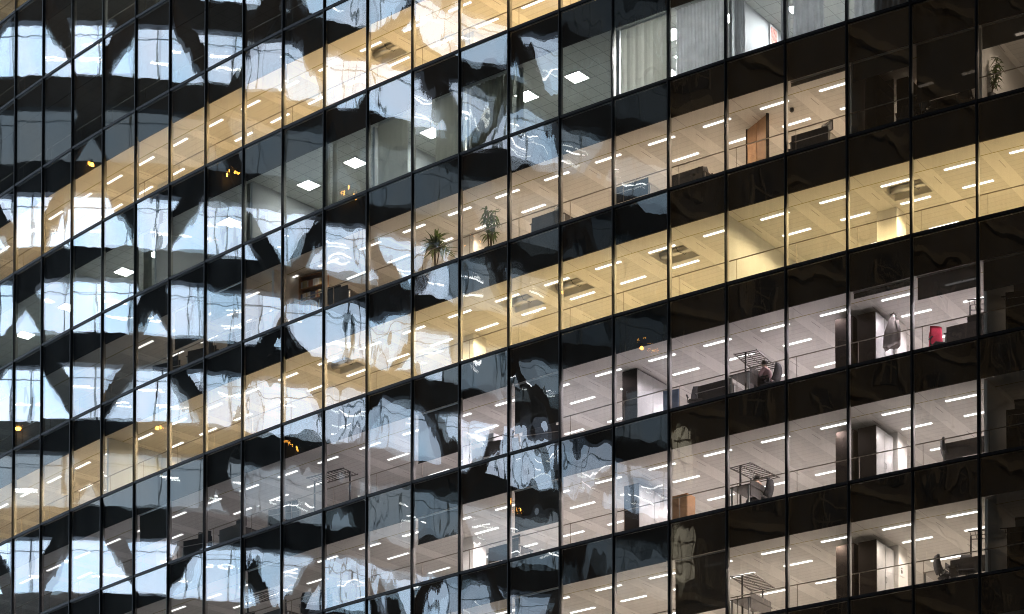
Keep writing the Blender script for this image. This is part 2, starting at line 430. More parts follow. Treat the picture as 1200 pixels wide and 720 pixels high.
# ---------------------------------------------------------------- panes
def proj(p):
    c, s = math.cos(.03593385), math.sin(.03593385)
    dd = p.y * c + p.z * s; v = -p.y * s + p.z * c
    return 600 + 3345.9 * p.x / dd, 1608.99 - 3345.9 * v / dd
cand = []
for r in range(RT, RB + 1):
    for i in range(UA, UB):
        z1 = zt(r) - .052; z0 = (zt(r + 1) if r < RB else GROUND + .2) + .052
        p, q = proj(P(i, 0, z1)), proj(P(i + 1, 0, z0))
        x0, x1, y0, y1 = max(0, p[0]), min(1200, q[0]), max(0, p[1]), min(720, q[1])
        cand.append((max(0, x1 - x0) * max(0, y1 - y0) if x1 > x0 and y1 > y0 else 0, r, i, z0, z1))
cand.sort(reverse=True)
def pane(mb, r, i, z0, z1):
    mb.cs = random.Random(r * 131 + i).random() * 50
    mb.cw = .55 if i < 7 else (1.45 if 8 < i < 16 else 1.0)
    A, B = P(i, 0), P(i + 1, 0); t = (B - A).normalized(); nrm = Vector((-t.y, t.x, 0))
    if nrm.dot(P(i, 1) - A) < 0: nrm = -nrm
    a, b = A + t * .038, B - t * .038; L = (b - a).length; hh = z1 - z0
    def q(p, z, d): v = p + nrm * d; return Vector((v.x, v.y, z))
    f = [q(a, z0, 0), q(b, z0, 0), q(b, z1, 0), q(a, z1, 0)]; k = [q(a, z0, .028), q(b, z0, .028), q(b, z1, .028), q(a, z1, .028)]
    uv = [(0, 0), (L, 0), (L, hh), (0, hh)]
    mb.poly(f, 0, uv); mb.poly(k[::-1], 1, uv[::-1])
    for s_ in range(4): mb.poly([f[s_], k[s_], k[(s_ + 1) % 4], f[(s_ + 1) % 4]], 2, [(0, 0)] * 4)
rest = MB()
for n_, (ar, r, i, z0, z1) in enumerate(cand):
    if n_ < 100:
        mb = MB(); pane(mb, r, i, z0, z1); part(mb, 'window_pane', [G_FRONT, G_BACK, M_GASKET], seed=True)
    else: pane(rest, r, i, z0, z1)
o = part(rest, 'window_pane', [G_FRONT, G_BACK, M_GASKET], seed=True); o['kind'] = 'stuff'

# ================================================================ THE BUILDINGS ACROSS THE STREET (seen in the glass)
YAW = R_(-10); OB = Vector((-60, 100, 0)); ON = Vector((math.cos(YAW), math.sin(YAW), 0)); OT = Vector((-math.sin(YAW), math.cos(YAW), 0))
OM = Matrix(((OT.x, ON.x, 0, OB.x), (OT.y, ON.y, 0, OB.y), (0, 0, 1, 0), (0, 0, 0, 1)))   # x along, y towards the street, z up
opp = empty('diagrid_office_building', Matrix.Translation(OM @ Vector((4, -8, GROUND))))
tag(opp, 'office building with diagonal bracing and pale blue lit window bands, reflected in the glass', 'building')
bpy.context.view_layer.update()
def opart(mb, name, m, parent=None):
    o = mb.build(name, m); o.parent = parent or opp
    if parent is None: o.matrix_parent_inverse = opp.matrix_world.inverted()
    return o
M_CLAD = plain('blue_grey_cladding', (.042, .048, .060), .5, 0, .2, .3)
M_BRACE = plain('dark_brace_cladding', (.075, .062, .058), .55, 0, .2, .4)
M_OMULL = plain('blue_window_frame', (.30, .42, .52), .4, 0, .1)
def litglass(name, st, a=(.54, .76, 1.0), b=(.74, .83, 1.0)):
    m, t, o = mat(name); e = nd(t, 'ShaderNodeEmission')
    tc = nd(t, 'ShaderNodeTexCoord'); mp = nd(t, 'ShaderNodeMapping'); mp.inputs['Scale'].default_value = (.35, .35, .25)
    n = nd(t, 'ShaderNodeTexNoise'); n.inputs['Scale'].default_value = 1; n.inputs['Detail'].default_value = 2
    t.links.new(tc.outputs['Object'], mp.inputs[0]); t.links.new(mp.outputs[0], n.inputs['Vector'])
    r = nd(t, 'ShaderNodeValToRGB'); r.color_ramp.elements[0].position = .35; r.color_ramp.elements[1].position = .65
    r.color_ramp.elements[0].color = a + (1,); r.color_ramp.elements[1].color = b + (1,)
    t.links.new(n.outputs['Fac'], r.inputs[0]); t.links.new(r.outputs[0], e.inputs[0]); e.inputs[1].default_value = st
    t.links.new(e.outputs[0], o.inputs[0]); return m
OL = 3.4
LITM = [litglass('lit_window_bright', OL), litglass('lit_window_mid', OL * .8), litglass('lit_window_soft', OL * .55), litglass('lit_window_dim', OL * .12, (.5, .66, .82), (.62, .72, .8)), litglass('lit_window_faint', OL * .04, (.5, .66, .82), (.62, .72, .8)), litglass('lit_window_low', OL * .30, (.5, .68, .86), (.66, .76, .86))]
M_OSTRIP = emit('office_strip_light', (1, 1, 1), 9)
OA0, OA1, OH, OZ, OBAND = -35.6, 46.6, 4.735, 79.02, 3.02
K0, K1 = -3, 16
body = MB(); body.box(OA0, OA1, -16, -1.0, GROUND, OZ - K0 * OH + 2.5, 0, OM); opart(body, 'core', M_CLAD)
for k in range(K0, K1 + 2):                                          # spandrel bands
    zt0 = OZ - k * OH; top = zt0 + (OH - OBAND) if k > K0 else zt0 + 2.4
    s_ = MB(); s_.box(OA0, OA1, -.995, 0, zt0, top, 0, OM)
    opart(s_, 'spandrel', M_CLAD)
rr = random.Random(3)
DIM = {1: 3, 5: 5}
for k in range(K0, K1 + 1):
    z1 = OZ - k * OH; z0 = z1 - OBAND
    x = OA0
    while x < OA1 - .5:
        x2 = min(x + 6.0, OA1)
        mi = DIM.get(k, rr.choice([0, 0, 0, 0, 0, 1, 1]))
        if x < -5 and k not in DIM: mi = rr.choice([0, 0, 0, 1])
        if x < -16 and k not in DIM: mi = {-1: 1, 0: 1, 2: 5, 3: 5, 4: 0, 6: 2, 7: 2}.get(k, rr.choice([2, 3, 5]))
        if x < -29: mi = {4: 2, 5: 3, 3: 3, 0: 5, 6: 3}.get(k, 4)
        mb = MB(); mb.box(x + .03, x2 - .03, -.9, -.6, z0 + .002, z1 - .002, 0, OM)
        win = opart(mb, 'window', LITM[mi])
        fr = MB()
        xx = x
        while xx < x2 - .1:
            fr.box(xx - .045, xx + .045, -.598, -.42, z0 + .003, z1 - .003, 0, OM)
            if rr.random() < .5: fr.box(xx + .75, xx + .86, -.598, -.5, z0 + .003, z1 - .003, 0, OM)
            xx += 3.0
        fr.box(x, x2, -.598, -.5, z1 - .60, z1 - .565, 0, OM)
        opart(fr, 'window_frame', M_OMULL, win)
        if mi < 3 or mi == 5:
            st = MB()
            for q in range(3):
                a0 = x + rr.uniform(.4, 4.2); zz = z0 + OBAND * rr.choice([.36, .62, .64, .34]); st.box(a0, a0 + rr.uniform(.8, 1.4), -.59, -.53, zz, zz + .065, 0, OM)
            opart(st, 'strip_light', M_OSTRIP, win)
        x = x2
# diagonal bracing: zigzag across pairs of storeys
zn = 73.5; half = 6.0; rise = 9.5
lvl = 0
zz = zn + 3 * rise
while zz > GROUND + 1:
    zb = max(zz - rise, GROUND)
    k = -14
    xs0 = 22.5 + (half if lvl % 2 == 0 else 0)
    for q in range(-10, 6):
        xt = xs0 + q * 2 * half
        for sgn in (-1, 1):
            xb_ = xt + sgn * half
            lo, hi = min(xt, xb_), max(xt, xb_)
            if lo < OA0 or hi > OA1: continue
            mb = MB(); wd = .60
            pts = [(xt - wd, zz), (xt + wd, zz), (xb_ + wd, zb), (xb_ - wd, zb)]
            y0_, y1_ = (.02, .62) if sgn < 0 else (.022, .6)
            f = [OM @ Vector((x_, y1_, z_)) for x_, z_ in pts]; bk = [OM @ Vector((x_, y0_, z_)) for x_, z_ in pts]
            mb.poly(f); mb.poly(bk[::-1])
            for s4 in range(4): mb.poly([f[s4], bk[s4], bk[(s4 + 1) % 4], f[(s4 + 1) % 4]])
            opart(mb, 'diagonal_brace', M_BRACE)
    zz -= rise; lvl += 1
rf = MB(); rf.box(OA0 - .3, OA1 + .3, -16.3, .3, OZ - K0 * OH + 2.5, OZ - K0 * OH + 3.1, 0, OM); opart(rf, 'roof', M_CLAD)

# dim stone building further along
M_STONE = plain('brown_stone', (.21, .175, .135), .85, 0, .25, .25)
M_STONE2 = plain('pale_stone_trim', (.42, .34, .24), .8, 0, .2, .4)
M_DARKGL = plain('unlit_window_glass', (.11, .09, .07), .3)
M_CREAMLIT = emit('cream_lit_window', (1.0, .86, .62), 1.0)
stone = empty('stone_building', Matrix.Translation(OM @ Vector((-62, -14, GROUND))))
tag(stone, 'dim brown stone building with round arched windows, faintly reflected in dark panes', 'building')
bpy.context.view_layer.update()
def spart(mb, name, m, parent=None):
    o = mb.build(name, m); o.parent = parent or stone
    if parent is None: o.matrix_parent_inverse = stone.matrix_world.inverted()
    return o
SX0, SX1 = -150.0, -36.6
STOP = 132
mb = MB(); mb.box(SX0, SX1, -20, -2, GROUND, STOP, 0, OM); spart(mb, 'wall', M_STONE)
mb = MB(); mb.box(SX0 - .4, SX1, -20.4, -1.2, STOP + .002, STOP + 1.2, 0, OM); spart(mb, 'cornice', M_STONE2)
for zf in range(0, STOP, 6):
    mb = MB(); mb.box(SX0, SX1, -1.998, -1.5, zf + 5.3, zf + 5.8, 0, OM); spart(mb, 'string_course', M_STONE2)
wn = 0
for zf in range(36, STOP, 6):
    x = SX1 - 3.2
    while x > -92 and wn < 98:
        litw = (zf, round(x, 1)) in ((54, -39.8), (54, -44.4), (60, -39.8), (66, -44.4), (84, -49.0))
        hw_ = .5 if litw else .9
        mb = MB(); pts = [(x - hw_, zf + .8), (x + hw_, zf + .8), (x + hw_, zf + 3.4)] + [(x + hw_ * math.cos(t_), zf + 3.4 + .9 * math.sin(t_)) for t_ in [math.pi * k / 8 for k in range(1, 8)]] + [(x - hw_, zf + 3.4)]
        f = [OM @ Vector((p[0], -1.9, p[1])) for p in pts]; bk = [OM @ Vector((p[0], -1.997, p[1])) for p in pts]
        mb.poly(f[::-1]); L_ = len(pts)
        for s4 in range(L_): mb.poly([f[s4], f[(s4 + 1) % L_], bk[(s4 + 1) % L_], bk[s4]])
        if wn < 98:
            win = spart(mb, 'arched_window', M_CREAMLIT if litw else M_DARKGL)
            tr_ = MB(); tr_.box(x - 1.25, x - .92, -1.996, -1.6, zf + .6, zf + 3.4, 0, OM); tr_.box(x + .92, x + 1.25, -1.996, -1.6, zf + .6, zf + 3.4, 0, OM)
            tr_.box(x - .04, x + .04, -1.899, -1.8, zf + .8, zf + 4.2, 0, OM); tr_.box(x - hw_, x + hw_, -1.898, -1.8, zf + 1.9, zf + 2.0, 0, OM); tr_.box(x - hw_, x + hw_, -1.898, -1.8, zf + 3.0, zf + 3.1, 0, OM)
            spart(tr_, 'window_surround', M_STONE2, win)
        wn += 1
        x -= 4.6

# orange lamps along two ledges of the braced building
M_ORANGE = emit('orange_lamp_glow', (1.0, .42, .06), 26)
ll = [(24.1, 70.7), (22.5, 70.9), (9.7, 70.9), (8.5, 70.8), (-1.7, 71.1), (-3.2, 70.5), (-14.0, 69.9), (-24.6, 69.0), (29.5, 56.5), (28.7, 56.5), (16.0, 56.5), (3.2, 56.4), (-18.9, 55.5), (-19.8, 55.6), (-33.1, 67.3)]
for a_, z_ in ll:
    L_ = empty('wall_lantern', OM @ Matrix.Translation((a_, .25, z_)))
    up_ = z_ > 63
    tag(L_, 'small orange lantern on the %s ledge of the braced building, seen as a glint' % ('upper' if up_ else 'lower'), 'lamp', 'orange lanterns along the %s ledge across the street' % ('upper' if up_ else 'lower'))
    mb = MB(); mb.ball((0, .18, 0), .085, 0, (1, 1, 1.25)); mb.build('globe', M_ORANGE, L_, True)
    mb = MB(); mb.box(-.03, .03, -.25, .18, .22, .27); mb.tube([(0, .18, .20), (0, .18, .27)], .06); mb.build('bracket', M_BLACK, L_)

# ================================================================ CEILING LIGHTS
def strip_mat(r, col, st): return emit('strip_light_tube_%s' % ROW[r].replace(' ', '_'), col, st)
MAUVE, WARM, TAN = (1.0, .885, .95), (1.0, .70, .30), (1.0, .76, .56)
LROW = {-5: (range(-4, 2), WARM, 75), -2: (range(-4, 16), (1, .69, .34), 195), 0: (range(3, 19), TAN, 115), 1: (range(-4, 24), (1.0, .73, .365), 262),
        2: (range(-1, 21), (1, .87, .96), 140), 3: (range(2, 21), (1, .865, .88), 146), 4: (range(8, 21), (1, .83, .73), 150), 5: (range(11, 21), (1, .86, .78), 150)}
M_HOUSE = plain('white_luminaire_housing', (.8, .8, .8), .4)
protos = {}
nlights = 0; lrnd = random.Random(21)
DARKBAYS = {0: {7}, }
for r, (bays, col, st) in LROW.items():
    tc_ = tuple(.3 * c + .7 for c in col)
    em = strip_mat(r, tc_, 3.6)
    soft = emit('softer_strip_light_tube', tc_, 2.2)
    lampd = []
    for kk in (1.0, .26, 1.35, .72, 1.18):                          # the lamp inside each luminaire
        ld = bpy.data.lights.new('strip_lamp', 'SPOT'); ld.energy = st * kk; ld.color = col; ld.shadow_soft_size = 0.0
        ld.spot_size = R_(160); ld.spot_blend = .6; lampd.append(ld)
    lampd[2].color = (1, .72, .41)
    mb = MB(); mb.box(-.52, .52, -.045, .045, -.022, -.0015, 0)
    base = mb.build('strip_light', em); base_soft = base.data.copy(); base_soft.materials.clear(); base_soft.materials.append(soft)
    first = True; base_full = base.data
    for b in bays:
        for d_, off, nm in ((1.29, .5, 'front row'), (2.78, .5, 'second row'), (5.0, .5, 'back row')):
            if d_ > 4 and b < 9 : continue
            if b < 0 and d_ > 2: continue
            if b in HOLES.get(r, []) and False: continue
            if first: o = base; first = False
            else: o = base.copy(); C.objects.link(o)
            if (d_ > 2 and lrnd.random() < .09) or (r in (2, 3, 4) and d_ > 2 and b in (4, 8)):
                continue
            sf = r in (0, 2, 3, 4) and b < 10
            o.data = base_soft if sf else base_full
            o.matrix_world = frame(b + off, d_, zc(r))
            lo = bpy.data.objects.new('strip_lamp', lampd[1 if (r == 1 and b == 3) else 2 if (r == 1 and b < 10) else 1 if sf else lrnd.choice((0, 0, 3, 4))]); C.objects.link(lo); lo.parent = o; lo.location = (0, 0, -.04)
            tag(o, '%s strip light in %s' % (nm, place(r, b)), 'ceiling light', 'strip lights in the %s' % ROW[r])
            nlights += 1
em = emit('square_light_diffuser', (.97, 1.0, .94), 44); em2 = emit('square_light_diffuser_bright', (.95, .97, 1.0), 130); em3 = emit('square_light_diffuser_strong', (1.0, .99, .98), 520)
sq = MB(); sq.box(-.3, .3, -.3, .3, -.02, -.0015); 
fr_ = MB()
for a_ in ((-.34, -.302, -.34, .34), (.302, .34, -.34, .34), (-.302, .302, -.34, -.302), (-.302, .302, .302, .34)): fr_.box(a_[0], a_[1], a_[2], a_[3], -.03, -.0012)
sqd, sqf = sq, fr_
for u, d_, hi in [(12.62, 2.05, 0), (13.64, 2.05, 0), (7.68, 1.95, 0), (5.58, 1.97, 0), (2.56, 1.7, 0), (3.59, 1.75, 0), (8.88, 1.85, 0), (-1.2, 2.0, 0), (.5, 1.9, 0), (10.6, 2.0, 0), (11.5, 2.2, 0),
                  (15.6, 1.6, 2), (16.5, 1.7, 2), (17.6, 2.6, 1), (18.5, 2.6, 1), (15.4, 3.2, 2)]:
    t_ = empty('square_ceiling_light', frame(u, d_, zc(-1)))
    tag(t_, '%s square ceiling panel light in %s' % ('bluish bright' if hi else 'white', place(-1, u)), 'ceiling light', 'square lights in the curtained grey storey')
    sqd.build('diffuser', (em, em2, em3)[hi], t_); sqf.build('frame', M_HOUSE, t_)
t_ = empty('square_ceiling_light', frame(3.4, 1.9, zc(-4))); tag(t_, 'lone square ceiling light in the dark storey, cut by top edge', 'ceiling light')
sqd.build('diffuser', em, t_); sqf.build('frame', M_HOUSE, t_)

# ducts in the open hatches
first = None
for r, bs in HOLES.items():
    for b in bs:
        t_ = empty('ceiling_duct', frame(b + .53, 1.97, zc(r)))
        tag(t_, 'silver duct in open ceiling hatch, %s' % place(r, b), 'duct', 'ducts in open ceiling hatches')
        mb = MB(); mb.tube([(-.6, .1, .16), (.6, .1, .16)], .13, 12); mb.build('pipe', M_STEEL, t_, True)
        mb = MB(); mb.tube([(.1, -.3, .4), (.2, -.1, .05), (.35, .1, -.02), (.42, .3, .2), (.45, .4, .45)], .012, 6); mb.build('cable', M_BLKPL, t_)
        mb = MB(); mb.tube([(-.45, -.5, .35), (.5, .35, .3)], .03, 6); mb.build('conduit', M_HOUSE, t_)

# ================================================================ FURNITURE BUILDERS
def chair(M, label, group='office chairs behind the glass', m=None):
    m = m or M_FABRIC
    t_ = empty('office_chair', M); tag(t_, label, 'chair', group)
    a = MB(); a.box(-.25, .25, -.24, .24, .44, .52, 0, None, .03); a.build('seat', m, t_, True)
    a = MB()
    n_ = 7; vs = []; fs = []
    for i in range(n_):
        z = .58 + .56 * i / (n_ - 1); wv = .23 * (1 - .35 * (i / (n_ - 1)) ** 3); y = .24 + .05 * math.sin(i / (n_ - 1) * 3) + .10 * i / (n_ - 1)
        vs += [(-wv, y - .02, z), (wv, y - .02, z), (wv, y + .04, z), (-wv, y + .04, z)]
    for i in range(n_ - 1):
        for k in range(4): fs.append((i * 4 + k, i * 4 + (k + 1) % 4, (i + 1) * 4 + (k + 1) % 4, (i + 1) * 4 + k))
    fs += [(3, 2, 1, 0), tuple((n_ - 1) * 4 + k for k in range(4))]
    a.mesh(vs, fs); a.build('backrest', m, t_, True)
    a = MB(); a.tube([(0, 0, .08), (0, 0, .45)], .03)
    for k in range(5):
        c_, s_ = math.cos(k * 1.2566), math.sin(k * 1.2566); a.tube([(0, 0, .10), (.3 * c_, .3 * s_, .07)], .022); a.ball((.3 * c_, .3 * s_, .035), .035, n=8)
    a.tube([(0, .15, .45), (0, .27, .5), (0, .28, .65)], .025); a.build('base', M_BLKPL, t_)
    for sx in (-1, 1):
        a = MB(); a.tube([(sx * .24, .05, .48), (sx * .30, .05, .52), (sx * .30, .05, .68)], .016); a.box(sx * .30 - .03, sx * .30 + .03, -.14, .14, .68, .71, 0, None, .008); a.build('armrest', M_BLKPL, t_)
    return t_
def desk(M, label, wid=1.5, dark=False, group='desks behind the glass'):
    t_ = empty('desk', M); tag(t_, label, 'desk', group)
    a = MB(); a.box(-wid / 2, wid / 2, -.38, .38, .72, .75, 0, None, .006); a.build('desktop', M_DARKDESK if dark else M_DESK, t_)
    for x in (-wid / 2 + .06, wid / 2 - .06):
        for y in (-.32, .32):
            a = MB(); a.box(x - .025, x + .025, y - .025, y + .025, .0, .718); a.build('leg', M_STEEL, t_)
    a = MB(); a.box(-wid / 2 + .09, wid / 2 - .09, -.37, -.352, .4, .92 if dark else .96); a.build('screen_panel', M_DARKDESK if dark else M_FABRIC, t_)
    return t_
def monitor(M, label, group='monitors on the desks'):
    t_ = empty('monitor', M); tag(t_, label, 'monitor', group)
    a = MB(); a.box(-.28, .28, -.02, .02, .14, .48, 0, None, .008); a.build('screen', M_BLKPL, t_)
    a = MB(); a.tube([(0, .03, .01), (0, .03, .3)], .018); a.box(-.11, .11, -.08, .1, .001, .014); a.build('stand', M_STEEL, t_)
    return t_
def cabinet(M, label, wid, dep, hgt, facing=1):
    # local x = facing direction of doors, y = width
    t_ = empty('storage_cabinet', M); tag(t_, label, 'cabinet', 'tall dark storage cabinets')
    a = MB(); a.box(-dep if facing > 0 else 0, 0 if facing > 0 else dep, 0, wid, .0, hgt, 0, None, .004); a.build('body', M_DARKCAB, t_)
    for k in range(2):
        y0, y1 = k * wid / 2 + .012, (k + 1) * wid / 2 - .012
        a = MB(); x0, x1 = (.001, .022) if facing > 0 else (-.022, -.001)
        a.box(x0, x1, y0, y1, .06, hgt - .03, 0, None, .003); dr = a.build('door', M_GREYDOOR if facing > 0 else M_DARKCAB, t_)
        yy = wid / 2 + (-.05 if k == 0 else .05); xx = .05 * facing
        a = MB(); a.tube([(.02 * facing, yy, 1.0), (xx, yy, 1.02), (xx, yy, 1.16), (.02 * facing, yy, 1.18)], .011, 6); a.build('handle', M_STEEL, dr)
    return t_
def books(M, n_, wid, label, group, name='binder', hh=.3, cols=((.7, .66, .6), (.5, .2, .12), (.1, .12, .2), (.6, .5, .3), (.75, .75, .75))): 
    x = -wid / 2; k = 0
    proto = {}
    while k < n_ and x < wid / 2 - .05:
        t = random.choice((.06, .075, .08)); ci = random.randrange(len(cols)); h_ = hh * random.uniform(.85, 1)
        key = (name, ci)
        if key not in BOOKM: BOOKM[key] = plain('binder_card_%d' % ci, cols[ci], .7, 0, .1)
        a = MB(); a.box(x, x + t - .006, -.12, .12, .001, h_)
        o = a.build(name, BOOKM[key]); o.matrix_world = M
        tag(o, label, 'binder', group); x += t; k += 1
BOOKM = {}
def shelf(M, label, wid=.95, hgt=2.3, dep=.34, n_=5, m=None):
    t_ = empty('bookshelf', M); tag(t_, label, 'bookshelf')
    m = m or M_WOOD
    for x in (-wid / 2, wid / 2 - .03):
        a = MB(); a.box(x, x + .03, -dep / 2, dep / 2, 0, hgt); a.build('side_panel', m, t_)
    for k in range(n_ + 1):
        z = .05 + (hgt - .08) * k / n_
        a = MB(); a.box(-wid / 2 + .031, wid / 2 - .031, -dep / 2, dep / 2, z, z + .025); a.build('shelf', m, t_)
    a = MB(); a.box(-wid / 2 + .031, wid / 2 - .031, dep / 2 - .014, dep / 2 - .001, .08, hgt - .04); a.build('back_panel', m, t_)
    return t_
def gantry(M, label, wid=1.7, dep=.8, h=1.75):
    t_ = empty('overhead_rack', M); tag(t_, label, 'rack', 'wire racks over the desks')
    for x in (-wid / 2, wid / 2):
        a = MB(); a.box(x - .025, x + .025, -.025, .025, 0, h); a.build('post', M_BLKPL, t_)
    a = MB()
    for y in (-dep / 2, dep / 2): a.box(-wid / 2 - .05, wid / 2 + .05, y - .015, y + .015, h, h + .035)
    for k in range(12):
        x = -wid / 2 + wid * k / 11; a.box(x - .012, x + .012, -dep / 2, dep / 2, h + .004, h + .028)
    a.box(-wid / 2, wid / 2, -.01, .01, h + .006, h + .026); a.build('wire_shelf', M_DARKDESK, t_)
    return t_
def coat(M, label, m, hgt=1.1):
    t_ = empty('coat_stand', M); tag(t_, 'thin dark coat stand holding the ' + label.split(' hanging')[0], 'coat stand', 'coat stands')
    a = MB(); a.tube([(0, 0, .02), (0, 0, 1.95)], .018); 
    for k in range(3):
        c_, s_ = math.cos(k * 2.094), math.sin(k * 2.094); a.tube([(0, 0, .1), (.25 * c_, .25 * s_, .015)], .014)
    a.build('pole', M_BLKPL, t_)
    a = MB()
    for k in range(4):
        c_, s_ = math.cos(k * 1.571 + .4), math.sin(k * 1.571 + .4); a.tube([(0, 0, 1.82), (.1 * c_, .1 * s_, 1.88), (.13 * c_, .13 * s_, 1.94)], .01, 6)
    a.build('hooks', M_BLKPL, t_)
    c2 = MB(); nz, nk = 10, 20; vs = []; fs = []
    for i in range(nz):
        f = i / (nz - 1); z = 1.9 - hgt * f; w_ = .03 + .25 * min(1, f * 1.6) ** .8; dp = .03 + .10 * min(1, f * 2)
        for k in range(nk):
            t = 2 * math.pi * k / nk; fold = 1 + .16 * math.sin(5 * t + f * 2) * f
            vs.append((w_ * math.cos(t) * fold - .05 * f, -.10 + dp * math.sin(t) * fold, z - .05 * math.sin(3 * t) * f))
    for i in range(nz - 1):
        for k in range(nk): fs.append((i * nk + k, i * nk + (k + 1) % nk, (i + 1) * nk + (k + 1) % nk, (i + 1) * nk + k))
    fs.append(tuple(range(nk))); fs.append(tuple(reversed([(nz - 1) * nk + k for k in range(nk)])))
    c2.mesh(vs, fs); o = c2.build('coat', m, None, True); o.matrix_world = M
    sl_ = MB(); sl_.tube([(.17, -.14, 1.62), (.24, -.15, 1.3), (.24, -.14, .98)], [.06, .06, .05], 8); s_ = sl_.build('sleeve', m, o, True)
    tag(o, label, 'coat')
    return o
def palm(M, label, h=1.7, kind='palm', pot=.42):
    t_ = empty('potted_plant', M); tag(t_, label, 'plant')
    rr = random.Random(int(h * 100))
    a = MB(); a.tube([(0, 0, 0), (0, 0, pot)], [.15, .2], 14); a.build('pot', M_POT, t_, True)
    a = MB(); a.tube([(0, 0, pot - .03), (0, 0, pot + .003)], [.17, .185], 14); a.build('soil', M_SOIL, t_)
    st = MB(); lf = MB()
    def leaf(p, d, L, wd, droop):
        p = Vector(p); d = Vector(d).normalized(); side = d.cross(Vector((0, 0, 1)));
        side = side.normalized() if side.length > .05 else Vector((1, 0, 0))
        pts = []
        for i in range(6):
            f = i / 5; q = p + d * L * f + Vector((0, 0, -droop * L * f * f)); ww = wd * (math.sin(math.pi * (.12 + .86 * f)) ** .8)
            pts.append((q - side * ww, q + side * ww))
        for i in range(5): lf.poly([pts[i][0], pts[i][1], pts[i + 1][1], pts[i + 1][0]])
    if kind == 'palm':
        for (x, y, hh) in ((0, 0, h * .78), (.08, .05, h * .62), (-.07, .04, h * .7)):
            st.tube([(x * .3, y * .3, pot), (x, y, pot + (hh - pot) * .5), (x * 1.6, y * 1.6, hh)], [.025, .02, .016], 6)
            for k in range(46):
                t = rr.uniform(0, 6.283); e = rr.uniform(-.15, 1.2)
                leaf((x * 1.6, y * 1.6, hh + rr.uniform(-.10, .04)), (math.cos(t) * math.cos(e), math.sin(t) * math.cos(e), math.sin(e)), rr.uniform(.45, .8), .034, rr.uniform(.2, .6))
    else:
        for b in range(5):
            t = rr.uniform(0, 6.283); x, y = .14 * math.cos(t), .14 * math.sin(t)
            hh = h * rr.uniform(.7, .95)
            st.tube([(x * .4, y * .4, pot), (x, y, (pot + hh) / 2), (x * 1.8, y * 1.8, hh)], [.018, .012, .007], 6)
            for k in range(60 if kind == 'ficus' else 22):
                f = rr.uniform(.28, 1); z = pot + (hh - pot) * f; q = (x * (1 + .8 * f), y * (1 + .8 * f), z)
                t2 = rr.uniform(0, 6.283); e = rr.uniform(-.5, .9)
                if kind == 'ficus': leaf(q, (math.cos(t2), math.sin(t2), math.sin(e)), rr.uniform(.12, .30), .022, .5)
                else: leaf(q, (math.cos(t2), math.sin(t2), math.sin(e)), rr.uniform(.18, .34), .04, .7)
    st.build('stem', M_STEM, t_); lf.build('foliage', M_LEAF, t_)
    return t_
def curtain(r, u0, u1, label, m, d_=.3, waves=9, amp=.035, top=None, bottom=None, name='curtain', tilt=0):
    z1 = (zc(r) - .02) if top is None else top; z0 = fl(r) + .05 if bottom is None else bottom
    a = MB(); L = (u1 - u0) * W; n_ = waves * 8; vs = []; fs = []
    for i in range(n_ + 1):
        f = i / n_; uu = u0 + (u1 - u0) * f
        y = d_ + amp * math.sin(2 * math.pi * waves * f) + amp * .5 * math.sin(2 * math.pi * waves * .37 * f + 1)
        for z, k in ((z1, 0), ((z0 + z1) / 2, 1), (z0, 2)):
            p = P(uu + tilt * (z1 - z) / W, y + .02 * k * math.sin(f * 21), z); q = P(uu + tilt * (z1 - z) / W, y + .006 + .02 * k * math.sin(f * 21), z); vs += [p, q]
    for i in range(n_):
        for k in range(2):
            b0 = i * 6 + k * 2; b1 = (i + 1) * 6 + k * 2
            fs.append((b0, b1, b1 + 2, b0 + 2)); fs.append((b0 + 1, b0 + 3, b1 + 3, b1 + 1))
    a.mesh(vs, fs); o = a.build(name, m, None, True); tag(o, label, 'curtain' if name == 'curtain' else 'blind')
    return o
def vblind(r, u0, u1, label, m, d_=.32, n_=13):
    t_ = empty('vertical_blind', frame((u0 + u1) / 2, d_, fl(r))); tag(t_, label, 'blind'); hgt = zc(r) - fl(r); L = (u1 - u0) * W
    a = MB(); a.box(-L / 2, L / 2, -.025, .025, hgt - .06, hgt - .003); a.build('head_rail', M_HOUSE, t_)
    a = MB()
    for k in range(n_):
        x = -L / 2 + L * (k + .5) / n_; q = math.radians(38 + 10 * math.sin(k * 2.1)); hw = L / n_ * .56
        a.box(-hw, hw, -.003, .003, .06, hgt - .065, 0, Matrix.Translation((x, 0, 0)) @ Matrix.Rotation(q, 4, 'Z'))
    a.build('slats', m, t_)
def roller(r, u, drop, m, label):
    t_ = empty('roller_blind', frame(u + .5, .20, zc(r))); tag(t_, label, 'blind', 'brown roller blinds')
    a = MB(); a.box(-.98, .98, -.004, .004, -drop, -.05); a.build('cloth', m, t_)
    a = MB(); a.tube([(-1.0, 0, -.04), (1.0, 0, -.04)], .03, 8); a.build('tube', M_STEEL, t_)
    a = MB(); a.box(-.98, .98, -.012, .012, -drop - .02, -drop - .001); a.build('bottom_bar', M_BLKPL, t_)

